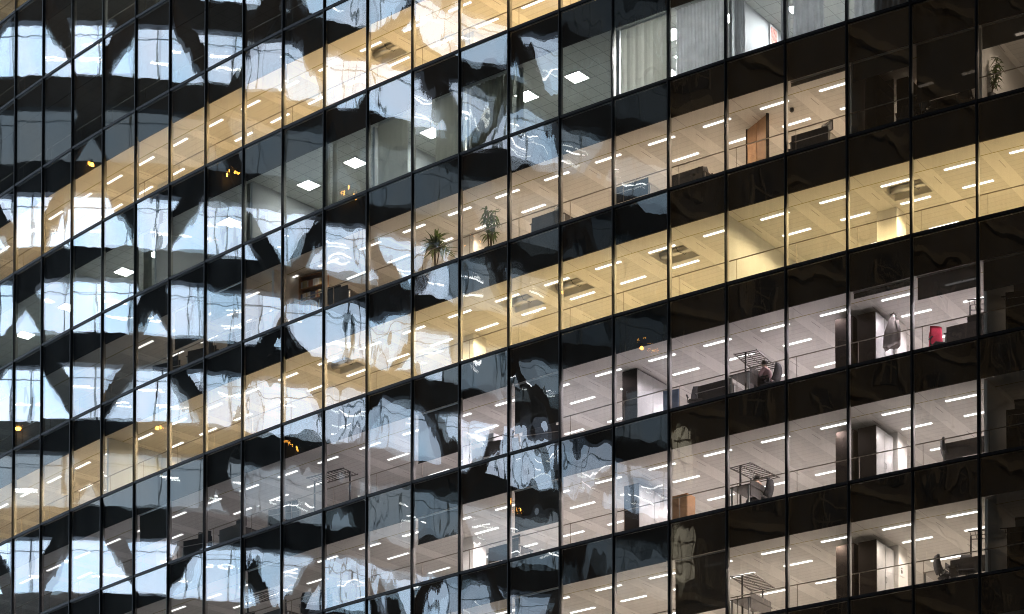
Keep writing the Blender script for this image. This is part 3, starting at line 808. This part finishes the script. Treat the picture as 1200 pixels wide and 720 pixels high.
M_SKIN = plain('skin', (.45, .27, .19), .55, 0, .05, 6)
M_HAIR = plain('dark_hair', (.02, .014, .01), .6)
M_TROUS = plain('dark_trousers', (.03, .03, .04), .8)
def person(M, label, shirt):
    t_ = empty('person', M); tag(t_, label, 'person')
    def skinmesh(name, vs, es, rad, mt, sub=2, root=0):
        me = bpy.data.meshes.new(name); me.from_pydata(vs, es, [])
        ob = bpy.data.objects.new(name, me); C.objects.link(ob)
        md = ob.modifiers.new('skin', 'SKIN'); s2 = ob.modifiers.new('sub', 'SUBSURF'); s2.levels = sub; s2.render_levels = sub
        for i, q in enumerate(rad): me.skin_vertices[0].data[i].radius = (q, q) if not isinstance(q, tuple) else q
        me.skin_vertices[0].data[root].use_root = True
        dg = bpy.context.evaluated_depsgraph_get(); m2 = bpy.data.meshes.new_from_object(ob.evaluated_get(dg))
        bpy.data.objects.remove(ob); m2.materials.clear(); m2.materials.append(mt)
        m2.polygons.foreach_set('use_smooth', [True] * len(m2.polygons))
        o = bpy.data.objects.new(name, m2); C.objects.link(o); o.parent = t_; return o
    # seated, leaning to a desk in -y direction
    V = [(0, 0, .52), (0, -.02, .70), (0, -.06, .92), (0, -.10, 1.05), (0, -.13, 1.13), (0, -.16, 1.20), (0, -.18, 1.29),
         (-.18, -.08, 1.01), (-.24, -.20, .80), (-.16, -.42, .79), (-.12, -.50, .79), (.18, -.08, 1.01), (.24, -.20, .80), (.16, -.42, .79), (.12, -.50, .79),
         (-.10, -.02, .52), (-.12, -.42, .53), (-.12, -.44, .10), (-.12, -.56, .05), (.10, -.02, .52), (.12, -.42, .53), (.12, -.44, .10), (.12, -.56, .05)]
    E_ = [(0, 1), (1, 2), (2, 3), (3, 4), (4, 5), (5, 6), (3, 7), (7, 8), (8, 9), (9, 10), (3, 11), (11, 12), (12, 13), (13, 14), (0, 15), (15, 16), (16, 17), (17, 18), (0, 19), (19, 20), (20, 21), (21, 22)]
    Rr = [.14, .13, .14, .10, .055, .085, .075, .065, .05, .035, .03, .065, .05, .035, .03, .09, .07, .045, .035, .09, .07, .045, .035]
    skinmesh('body', V, E_, Rr, M_SKIN)
    skinmesh('shirt', V[:4] + [V[7], V[8], (-.17, -.36, .79), V[11], V[12], (.17, -.36, .79)], [(0, 1), (1, 2), (2, 3), (3, 4), (4, 5), (5, 6), (3, 7), (7, 8), (8, 9)], [.155, .15, .16, .11, .082, .066, .05, .082, .066, .05], shirt)
    skinmesh('trousers', [V[0], V[15], V[16], V[17], V[19], V[20], V[21]], [(0, 1), (1, 2), (2, 3), (0, 4), (4, 5), (5, 6)], [.16, .105, .085, .06, .105, .085, .06], M_TROUS)
    a = MB(); a.ball((0, -.145, 1.275), .108, 0, (.95, 1.05, 1.05)); a.build('hair', M_HAIR, t_, True)
    a = MB(); a.ball((0, -.275, 1.235), .022, 0, (.8, 1.2, 1.3), n=8); a.build('nose', M_SKIN, t_, True)
    return t_

# ================================================================ FURNITURE IN PLACE
PIH = math.pi / 2
# tall cabinets by the columns
for r in (2, 3, 4):
    cabinet(frame(19.11, 1.5, fl(r)), 'tall dark cabinet with grey glazed doors beside column, %s' % ROW[r], 1.25, .64, 2.24, 1)
    cabinet(frame(18.46, 1.5, fl(r)), 'dark cabinet back standing behind the mullion, %s' % place(r, 18.4), 1.25, .62, 2.27, -1)
cabinet(frame(14.97, 1.5, fl(2)), 'tall dark cabinet with pale doors, %s' % place(2, 14.7), 1.9, .6, 2.4, 1)
cabinet(frame(14.97, 1.6, fl(3)), 'tall dark cabinet beside bluish reflections, %s' % place(3, 14.7), 1.9, .6, 2.2, 1)
cabinet(frame(15.0, 1.6, fl(5)), 'tall dark cabinet at the bottom edge, %s' % place(5, 14.7), 1.9, .6, 2.2, 1)
cabinet(frame(10.95, 1.2, fl(4)), 'slim dark cabinet near the bottom middle, %s' % place(4, 10.7), .9, .45, 2.1, 1)
# notice on the column of the lowest storey
mb = MB(); mb.box(-.13, .13, -.012, -.001, -.18, .18); 
M_NOTICE = plain('white_notice_card', (.75, .70, .70), .6)
M_PINK = plain('pink_red_print', (.55, .08, .12), .6)
no = mb.build('notice', M_NOTICE); no.matrix_world = frame(19.0, 0, 0) @ Matrix.Translation((.362, 3.1, fl(4) + 1.62)) @ Matrix.Rotation(PIH, 4, 'Z')
tag(no, 'small white notice with a dark emblem on the column, lowest full mauve storey', 'notice')
mb = MB(); mb.tube([(0, -.013, -.03), (0, -.016, -.03)], .07, 12, 0); mb.box(-.05, .05, -.016, -.0125, .06, .1); mb.build('emblem', M_DARKDESK, no)
# coats
M_GREYCOAT = plain('grey_wool', (.19, .17, .16), .95, 0, .15, 8)
M_PINKCOAT = plain('pink_wool', (.62, .03, .08), .9, 0, .15, 8)
coat(frame(19.40, 1.55, fl(2)) @ Matrix.Translation((0, 0, .1)), 'grey coat hanging beside the tall cabinet, first mauve storey below yellow', M_GREYCOAT)
coat(frame(20.22, 1.2, fl(2)) @ Matrix.Translation((0, 0, -.72)) , 'bright pink coat hanging low behind the rail, first mauve storey below yellow', M_PINKCOAT, .95) if False else None
pk = chair(frame(20.20, 1.15, fl(2), .8), 'grey chair carrying the pink jacket, first mauve storey below yellow')
mb = MB(); nk = 14; vs = []; fs = []
for i in range(8):
    f = i / 7
    for k in range(nk):
        t = 2 * math.pi * k / nk; vs.append(((.20 + .05 * f) * math.cos(t) * (1 + .1 * math.sin(4 * t)), .30 + (.06 + .05 * f) * math.sin(t), 1.20 - .72 * f))
for i in range(7):
    for k in range(nk): fs.append((i * nk + k, i * nk + (k + 1) % nk, (i + 1) * nk + (k + 1) % nk, (i + 1) * nk + k))
fs.append(tuple(range(nk))); mb.mesh(vs, fs); pj = mb.build('jacket', M_PINKCOAT, None, True); pj.matrix_world = frame(20.20, 1.15, fl(2), .8)
tag(pj, 'bright pink jacket draped over a chair back in the second bay from right', 'jacket')
# desks, chairs, monitors on the right
def D(r, u, d_, rz, txt, **k): return desk(frame(u, d_, fl(r), rz), txt, **k)
D(2, 20.65, 1.3, PIH * 0, 'dark desk behind the rail, %s' % place(2, 20.6), dark=True)
D(2, 20.35, 2.6, 0, 'pale desk standing deeper in the room, %s' % place(2, 20.3))
monitor(frame(20.75, 1.2, fl(2) + .76), 'black monitor on the dark desk, %s' % place(2, 20.7))
D(3, 20.62, 1.25, 0, 'dark desk with chair beside it, %s' % place(3, 20.6), dark=True)
chair(frame(20.40, 1.2, fl(3), 2.2), 'dark swivel chair turned aside, %s' % place(3, 20.4))
D(4, 20.68, 1.35, 0, 'low dark desk near rail, %s' % place(4, 20.7), dark=True)
chair(frame(20.30, 1.15, fl(4), 2.4), 'dark swivel chair by small table, %s' % place(4, 20.3))
chair(frame(20.62, 1.0, fl(4), .4), 'second dark chair near the right mullion, %s' % place(4, 20.6))
D(4, 20.1, 1.6, PIH, 'small pale table by chair, %s' % place(4, 20.1), wid=1.0)
gantry(frame(20.95, 1.9, fl(2), .3), 'dark wire rack near the ceiling edge, %s' % place(2, 20.9))
gantry(frame(20.98, 1.7, fl(4), .3), 'dark wire rack over the desk, %s' % place(4, 20.9))
# bay 17 desks with people
for r in (2, 3, 4, 5):
    D(r, 17.15, 1.0, PIH, 'desk under wire rack, %s' % place(r, 17.1), dark=True)
    gantry(frame((17.0, 16.95, 16.95, 17.1)[r - 2], (1.95, 2.0, 1.85, 1.9)[r - 2], fl(r), PIH + (.1, -.05, .12, 0)[r - 2]), 'wire rack above the desk, %s' % place(r, 17.1))
M_PINKSHIRT = plain('pale_pink_shirt', (.55, .36, .38), .85)
M_BLUESHIRT = plain('dark_navy_shirt', (.06, .06, .09), .85)
chair(frame(17.42, 1.15, fl(2), -PIH), 'office chair of the person in pink shirt, first mauve storey below yellow')
person(frame(17.42, 1.15, fl(2), -PIH), 'seated person in pale pink shirt leaning over a desk', M_PINKSHIRT)
chair(frame(17.25, 1.25, fl(3), -PIH), 'office chair of the person in dark shirt, middle mauve storey')
person(frame(17.25, 1.25, fl(3), -PIH), 'seated dark haired person in dark shirt under the wire rack', M_BLUESHIRT)
chair(frame(16.2, 1.0, fl(2), .4), 'dark tall backed chair behind rail, %s' % place(2, 16.2))
D(2, 16.55, 1.3, 0, 'grey desk beside tall backed chair, %s' % place(2, 16.5))
M_BLUEPAN = plain('blue_grey_panel', (.16, .22, .32), .6)
mb = MB(); mb.box(-.28, .28, -.02, .02, .06, 1.15, 0, None, .006); o = mb.build('office_screen', M_BLUEPAN); o.matrix_world = frame(15.72, 1.1, fl(2), .2)
tag(o, 'blue grey standing office screen, %s' % place(2, 15.7), 'screen')
mb = MB()
for x in (-.2, .2): mb.box(x - .02, x + .02, -.2, .2, 0, .059)
mb.build('foot', M_STEEL, o)
mb = MB(); mb.box(-.35, .35, -.25, .25, .0, 1.25, 0, None, .008); o = mb.build('wooden_cupboard', M_WOOD); o.matrix_world = frame(15.85, 1.35, fl(3))
tag(o, 'honey coloured wooden cupboard lit from above, %s' % place(3, 15.8), 'cupboard')
mb = MB(); mb.box(-.34, -.005, -.272, -.252, .04, 1.21); mb.box(.005, .34, -.272, -.252, .04, 1.21); mb.build('door', M_WOOD, o)
# tan furnished storey
palm(frame(21.03, .95, fl(0)), 'bushy dark potted plant against glass, first bay from right', 2.0, 'ficus', .55)
palm(frame(11.15, .85, fl(0)), 'spiky potted palm in the tan storey, leaning over bright reflections', 1.8, 'palm')
palm(frame(12.32, .8, fl(0)), 'tall thin potted plant with drooping leaves, tan storey', 2.2, 'tall')
shelf(frame(7.98, 1.62, fl(0), .2), 'honey wood bookshelf full of binders, tan furnished storey', 1.15, 2.36)
for k in range(1, 5):
    books(frame(7.98, 1.62, fl(0) + .05 + (2.36 - .08) * k / 5 + .026, .2), 13, 1.02, 'slim binder or book standing in the honey wood bookshelf', 'binders in the bookshelf')
D(0, 8.95, .95, .1, 'desk stacked with papers next to bookshelf, tan furnished storey', dark=True)
monitor(frame(8.8, .95, fl(0) + .76, .3), 'black monitor on desk next to bookshelf, tan storey')
for k, (x, rz) in enumerate(((.15, .2), (.45, -.3), (-.45, .1))):
    mb = MB(); mb.box(-.15, .15, -.11, .11, .001, .05 + .03 * k); o = mb.build('paper_stack', M_PAPER); o.matrix_world = frame(8.95, .95, fl(0) + .751, .1) @ Matrix.Translation((x, .05, 0)) @ Matrix.Rotation(rz, 4, 'Z')
    tag(o, 'white stack of papers on the desk next to bookshelf', 'papers', 'paper stacks on the desk')
chair(frame(16.3, 1.1, fl(0), .6), 'dark office chair near brown desk, %s' % place(0, 16.3))
D(0, 16.05, 1.3, 0, 'brown desk behind the rail, %s' % place(0, 16.1), dark=True)
D(0, 15.15, 1.0, 0, 'pale desk behind perforated panel, %s' % place(0, 15.1))
# wooden partition doors, tan storey
mb = MB()
mb.box(-.6, -.02, -.03, .03, .02, 2.4); mb.box(.02, .6, -.03, .03, .02, 2.4)
t_ = empty('wooden_door', frame(17.02, 2.0, fl(0), -.5)); tag(t_, 'honey wood double door standing open in the tan furnished storey', 'door')
for sx in (-1, 1):
    mb = MB(); mb.box(min(.02 * sx, .6 * sx), max(.02 * sx, .6 * sx), -.03, .03, .02, 2.4, 0, None, .005); dl = mb.build('door_leaf', M_WOOD, t_)
    mb = MB(); mb.tube([(.08 * sx, -.032, 1.0), (.08 * sx, -.08, 1.0), (.2 * sx, -.08, 1.0)], .012, 6); mb.build('handle', M_STEEL, dl)
mb = MB()
for x in (-.66, .62): mb.box(x, x + .04, -.05, .05, 0, 2.46)
mb.box(-.66, .66, -.05, .05, 2.462, 2.5); mb.build('door_frame', M_DARKCAB, t_)
D(0, 18.2, 1.2, 0, 'pale desk with monitor and papers, %s' % place(0, 18.1))
monitor(frame(18.42, 1.15, fl(0) + .76, -.4), 'monitor on the pale desk, %s' % place(0, 18.4))
mb = MB(); mb.box(-.2, .2, -.14, .14, .001, .22, 0, None, .01); o = mb.build('printer', M_HOUSE); o.matrix_world = frame(18.0, 1.15, fl(0) + .751, .2); tag(o, 'small white printer on the pale desk, tan furnished storey', 'printer')
mb = MB(); mb.box(-.12, .12, -.145, -.141, .04, .12); mb.build('paper_slot', M_BLKPL, o)
chair(frame(17.85, 1.0, fl(0), -.7), 'dark mesh chair beside pale desk, %s' % place(0, 17.8))
mb = MB(); mb.ball((0, 0, -.06), .08, 0); mb.tube([(0, 0, -.004), (0, 0, -.05)], .05); o = mb.build('ceiling_speaker', M_BLKPL, None, True); o.matrix_world = frame(17.66, 1.83, zc(0)); tag(o, 'small dark ball speaker under the tan storey ceiling', 'speaker')
# dim end of the tan storey
shelf(frame(19.25, 1.25, fl(0), PIH), 'dark open shelving in the dim office, second storey from top right', 1.3, 2.5, .4, 6, M_DARKCAB)
shelf(frame(19.55, 2.2, fl(0), PIH), 'dark shelving deeper in the dim office, third bay from right', 1.3, 2.2, .4, 5, M_DARKCAB)
chair(frame(19.72, 1.0, fl(0), .3), 'dark chair silhouette in the dim office, third bay from right')
chair(frame(20.15, .95, fl(0), 2.6), 'dark chair behind charcoal blind, second bay from right')
chair(frame(20.68, .95, fl(0), .5), 'mesh chair with pale arm against dim ceiling, second bay from right')
D(0, 20.4, 1.4, 0, 'dark desk between two chairs in the dim office, second bay from right', dark=True)
t_ = None
o = protos.get('x')
lamp_em = emit('desk_lamp_glow', (1, .85, .62), 30)
mb = MB(); mb.box(-.52, .52, -.065, .065, -.022, -.0015); base = mb.build('strip_light', emit('dim_office_strip', (1, .80, .66), 12))
base.matrix_world = frame(19.55, 2.78, zc(0)); tag(base, 'weak strip light in the dim office, third bay from right, tan storey', 'ceiling light', 'weak strip lights in dim end offices')
dl_ = bpy.data.lights.new('strip_lamp', 'SPOT'); dl_.energy = 55; dl_.color = (1, .78, .62); dl_.shadow_soft_size = 0.0; dl_.spot_size = R_(160); dl_.spot_blend = .6
lo = bpy.data.objects.new('strip_lamp', dl_); C.objects.link(lo); lo.parent = base; lo.location = (0, 0, -.04)
for r, u, d_ in ((0, 21.6, 1.3), (0, 20.5, 2.78), (2, 21.5, 4.2), (3, 21.5, 4.2), (4, 21.5, 4.2), (0, 22.5, 2.8)):
    o = base.copy(); C.objects.link(o); o.matrix_world = frame(u, d_, zc(r)); tag(o, 'weak strip light, %s' % place(r, u), 'ceiling light', 'weak strip lights in dim end offices')
    if r == 0 and u > 21:
        lo = bpy.data.objects.new('strip_lamp', dl_); C.objects.link(lo); lo.parent = o; lo.location = (0, 0, -.04)
for r in (2, 3, 4):
    shelf(frame(21.45, 1.5, fl(r), .25), 'dark shelf of boxes in the dim end office, %s' % ROW[r], 1.2, 1.7, .4, 4, M_DARKCAB)
    mb = MB(); mb.box(-.25, .25, -.16, .16, .001, .3, 0, None, .01); o = mb.build('storage_box', M_DARKDESK); o.matrix_world = frame(21.40, 1.5, fl(r) + 1.70, .3); tag(o, 'storage box on top of the dim shelf, %s' % ROW[r], 'box', 'boxes on dim shelves')
    mb = MB(); mb.box(-.26, .26, -.17, .17, .24, .31, 0); mb.build('lid', M_DARKCAB, o)
roller(0, 19, .62, M_ROLLER2, 'half lowered charcoal roller blind, tan storey, third bay from right')
roller(0, 20, 1.9, M_ROLLER2, 'long charcoal roller blind covering most of the second bay from right')
roller(0, 21, .75, M_ROLLER, 'brown roller blind above bushy plant, first bay from right')
roller(0, 18, .18, M_ROLLER, 'rolled up brown blind, tan storey, fourth bay from right')
roller(2, 20, .75, M_ROLLER, 'brown roller blind half down over a glowing strip light')
roller(2, 21, .95, M_ROLLER, 'brown roller blind in dim end office, first mauve storey')
roller(2, 13, 1.72, M_ROLLER2, 'charcoal roller blind lowered far, first mauve storey, ninth bay from right')
roller(3, 13, 1.45, M_ROLLER2, 'charcoal roller blind lowered past half, middle mauve storey, ninth bay')
roller(4, 13, 2.1, M_ROLLER2, 'charcoal roller blind nearly closed, lowest full mauve storey, ninth bay')
roller(4, 16, 1.9, M_ROLLER2, 'charcoal roller blind nearly closed below cream window reflections')
roller(2, 11, 1.75, M_ROLLER2, 'charcoal roller blind lowered far, first mauve storey, eleventh bay')
roller(3, 11, .95, M_ROLLER2, 'charcoal roller blind half lowered, middle mauve storey, eleventh bay')
roller(0, 5, 1.5, M_ROLLER2, 'charcoal roller blind lowered far, tan storey, seventeenth bay from right')
roller(0, 6, 1.0, M_ROLLER2, 'charcoal roller blind half lowered, tan storey, sixteenth bay from right')
roller(3, 7, .9, M_ROLLER2, 'charcoal roller blind half lowered, middle mauve storey, fifteenth bay')
roller(2, 4, 1.3, M_ROLLER2, 'charcoal roller blind half lowered, first mauve storey, eighteenth bay')
roller(2, 19, .22, M_ROLLER, 'barely lowered brown blind above grey coat')
# left and middle mauve rooms: desk clusters
rr = random.Random(11)
for r, us in {2: (13.3, 12.5, 7.6, 6.3, 5.3), 3: (8.4, 7.4, 6.5, 12.6, 5.2), 4: (12.4, 13.4, 11.4, 8.6, 9.5), 0: (4.4, 5.4, 6.5, 13.5), 5: (16.3, 13.2, 18.3)}.items():
    for k, u in enumerate(us):
        D(r, u, 1.05 + .2 * rr.random(), rr.choice((0, 0, .3)), '%s desk near the glass, %s' % ('dark' if k % 2 else 'pale', place(r, u)), dark=bool(k % 2))
        monitor(frame(u + .12, 1.05, fl(r) + .76, rr.uniform(-.4, .4)), 'black monitor on %s desk, %s' % ('dark' if k % 2 else 'pale', place(r, u)))
        chair(frame(u - .22, 1.0 + .7 * (k % 2), fl(r), rr.uniform(0, 6)), 'dark office chair by %s desk, %s' % ('dark' if k % 2 else 'pale', place(r, u)))
for r, u in ((4, 12.35), (3, 6.9), (2, 8.6)):
    gantry(frame(u, 1.3, fl(r), .1), 'wire rack above the desk, %s' % place(r, u))
# pale meeting box in storey 4 and 2 (white cupboards)
for r, u in ((4, 11.6), (2, 12.1), (4, 9.9)):
    mb = MB(); mb.box(-.5, .5, -.25, .25, .0, 1.35, 0, None, .008); o = mb.build('white_cupboard', M_HOUSE); o.matrix_world = frame(u, 1.25, fl(r)); tag(o, 'white cupboard by the rail, %s' % place(r, u), 'cupboard', 'white cupboards')
    for sx in (-1, 1):
        mb = MB(); mb.box(min(.006 * sx, .49 * sx), max(.006 * sx, .49 * sx), -.27, -.252, .04, 1.31); dr = mb.build('door', M_COL, o)
        mb = MB(); mb.tube([(.05 * sx, -.271, .7), (.05 * sx, -.30, .72), (.05 * sx, -.30, .84), (.05 * sx, -.271, .86)], .008, 6); mb.build('handle', M_STEEL, dr)
# curtains of the grey storey
vblind(-1, 10.12, 10.75, 'pale green vertical blind lit from behind, eleventh column from right', M_BLIND)
vblind(-1, 11.38, 11.98, 'pale green vertical blind between dark curtains, tenth bay area', M_BLIND)
vblind(-1, 15.06, 15.96, 'bright white vertical blind filling one window of curtained storey', M_BLIND, .32, 17)
curtain(-1, 12.10, 12.75, 'dusty grey curtain slanting across the window beside square light', M_DARKCUR, .35, 8, .04)
curtain(-1, 12.76, 12.98, 'dusty grey curtain gathered in a leaning bundle', M_DARKCUR, .4, 4, .05, tilt=-.12)
curtain(-1, 13.02, 13.16, 'narrow grey curtain bundle left of the yellowish square light', M_DARKCUR, .35, 3, .05)
curtain(-1, 14.84, 14.97, 'narrow grey curtain bundle right of the yellowish square light', M_DARKCUR, .35, 3, .05)
curtain(-1, 16.05, 16.95, 'wide blue grey curtain drawn across a window at top', M_BLUECUR, .32, 15, .03)
curtain(-1, 17.06, 17.25, 'blue curtain bundle left of the red picture', M_BLUECUR, .32, 4, .05)
curtain(-1, 17.85, 18.0, 'blue curtain bundle right of the red picture', M_BLUECUR, .32, 4, .05)
curtain(-1, 18.05, 18.55, 'loosely gathered blue grey curtain at top right', M_BLUECUR, .34, 5, .05)
curtain(-1, 19.05, 19.9, 'pale curtain cut by the top edge, third bay from right', M_BLUECUR, .34, 9, .03)
curtain(-1, 9.06, 9.16, 'narrow green curtain beside the inner window frame', M_BLIND, .3, 3, .03)
curtain(-1, 6.86, 7.0, 'narrow grey curtain at the pale wall corner', M_DARKCUR, .3, 3, .04)
curtain(-1, 8.84, 8.97, 'narrow green curtain right of square light', M_BLIND, .3, 3, .04)
curtain(-1, 4.05, 4.3, 'dark curtain bundle behind pale reflections, curtained storey', M_DARKCUR, .3, 4, .04)
# red picture
t_ = empty('framed_picture', frame(17.02, 0, 0) @ Matrix.Translation((.055, 3.0, fl(-1) + 2.0)) @ Matrix.Rotation(PIH, 4, 'Z'))
tag(t_, 'small framed red and pink abstract picture on the pale wall', 'picture')
mb = MB(); mb.box(-.26, .26, -.02, -.002, -.33, .33); mb.build('frame', M_HOUSE, t_)
def red_print():
    m, t, o = mat('red_abstract_print'); tc = nd(t, 'ShaderNodeTexCoord'); v = nd(t, 'ShaderNodeTexVoronoi'); v.inputs['Scale'].default_value = 9
    t.links.new(tc.outputs['Object'], v.inputs['Vector']); r = nd(t, 'ShaderNodeValToRGB'); r.color_ramp.elements[0].color = (.42, .05, .05, 1); r.color_ramp.elements[1].color = (.78, .55, .48, 1)
    t.links.new(v.outputs['Distance'], r.inputs[0]); b = nd(t, 'ShaderNodeBsdfPrincipled'); t.links.new(r.outputs[0], b.inputs['Base Color']); t.links.new(b.outputs[0], o.inputs[0]); return m
mb = MB(); mb.box(-.2, .2, -.026, -.021, -.26, .26); mb.build('print', red_print(), t_)
print('lights', nlights, 'objects', len(bpy.data.objects))
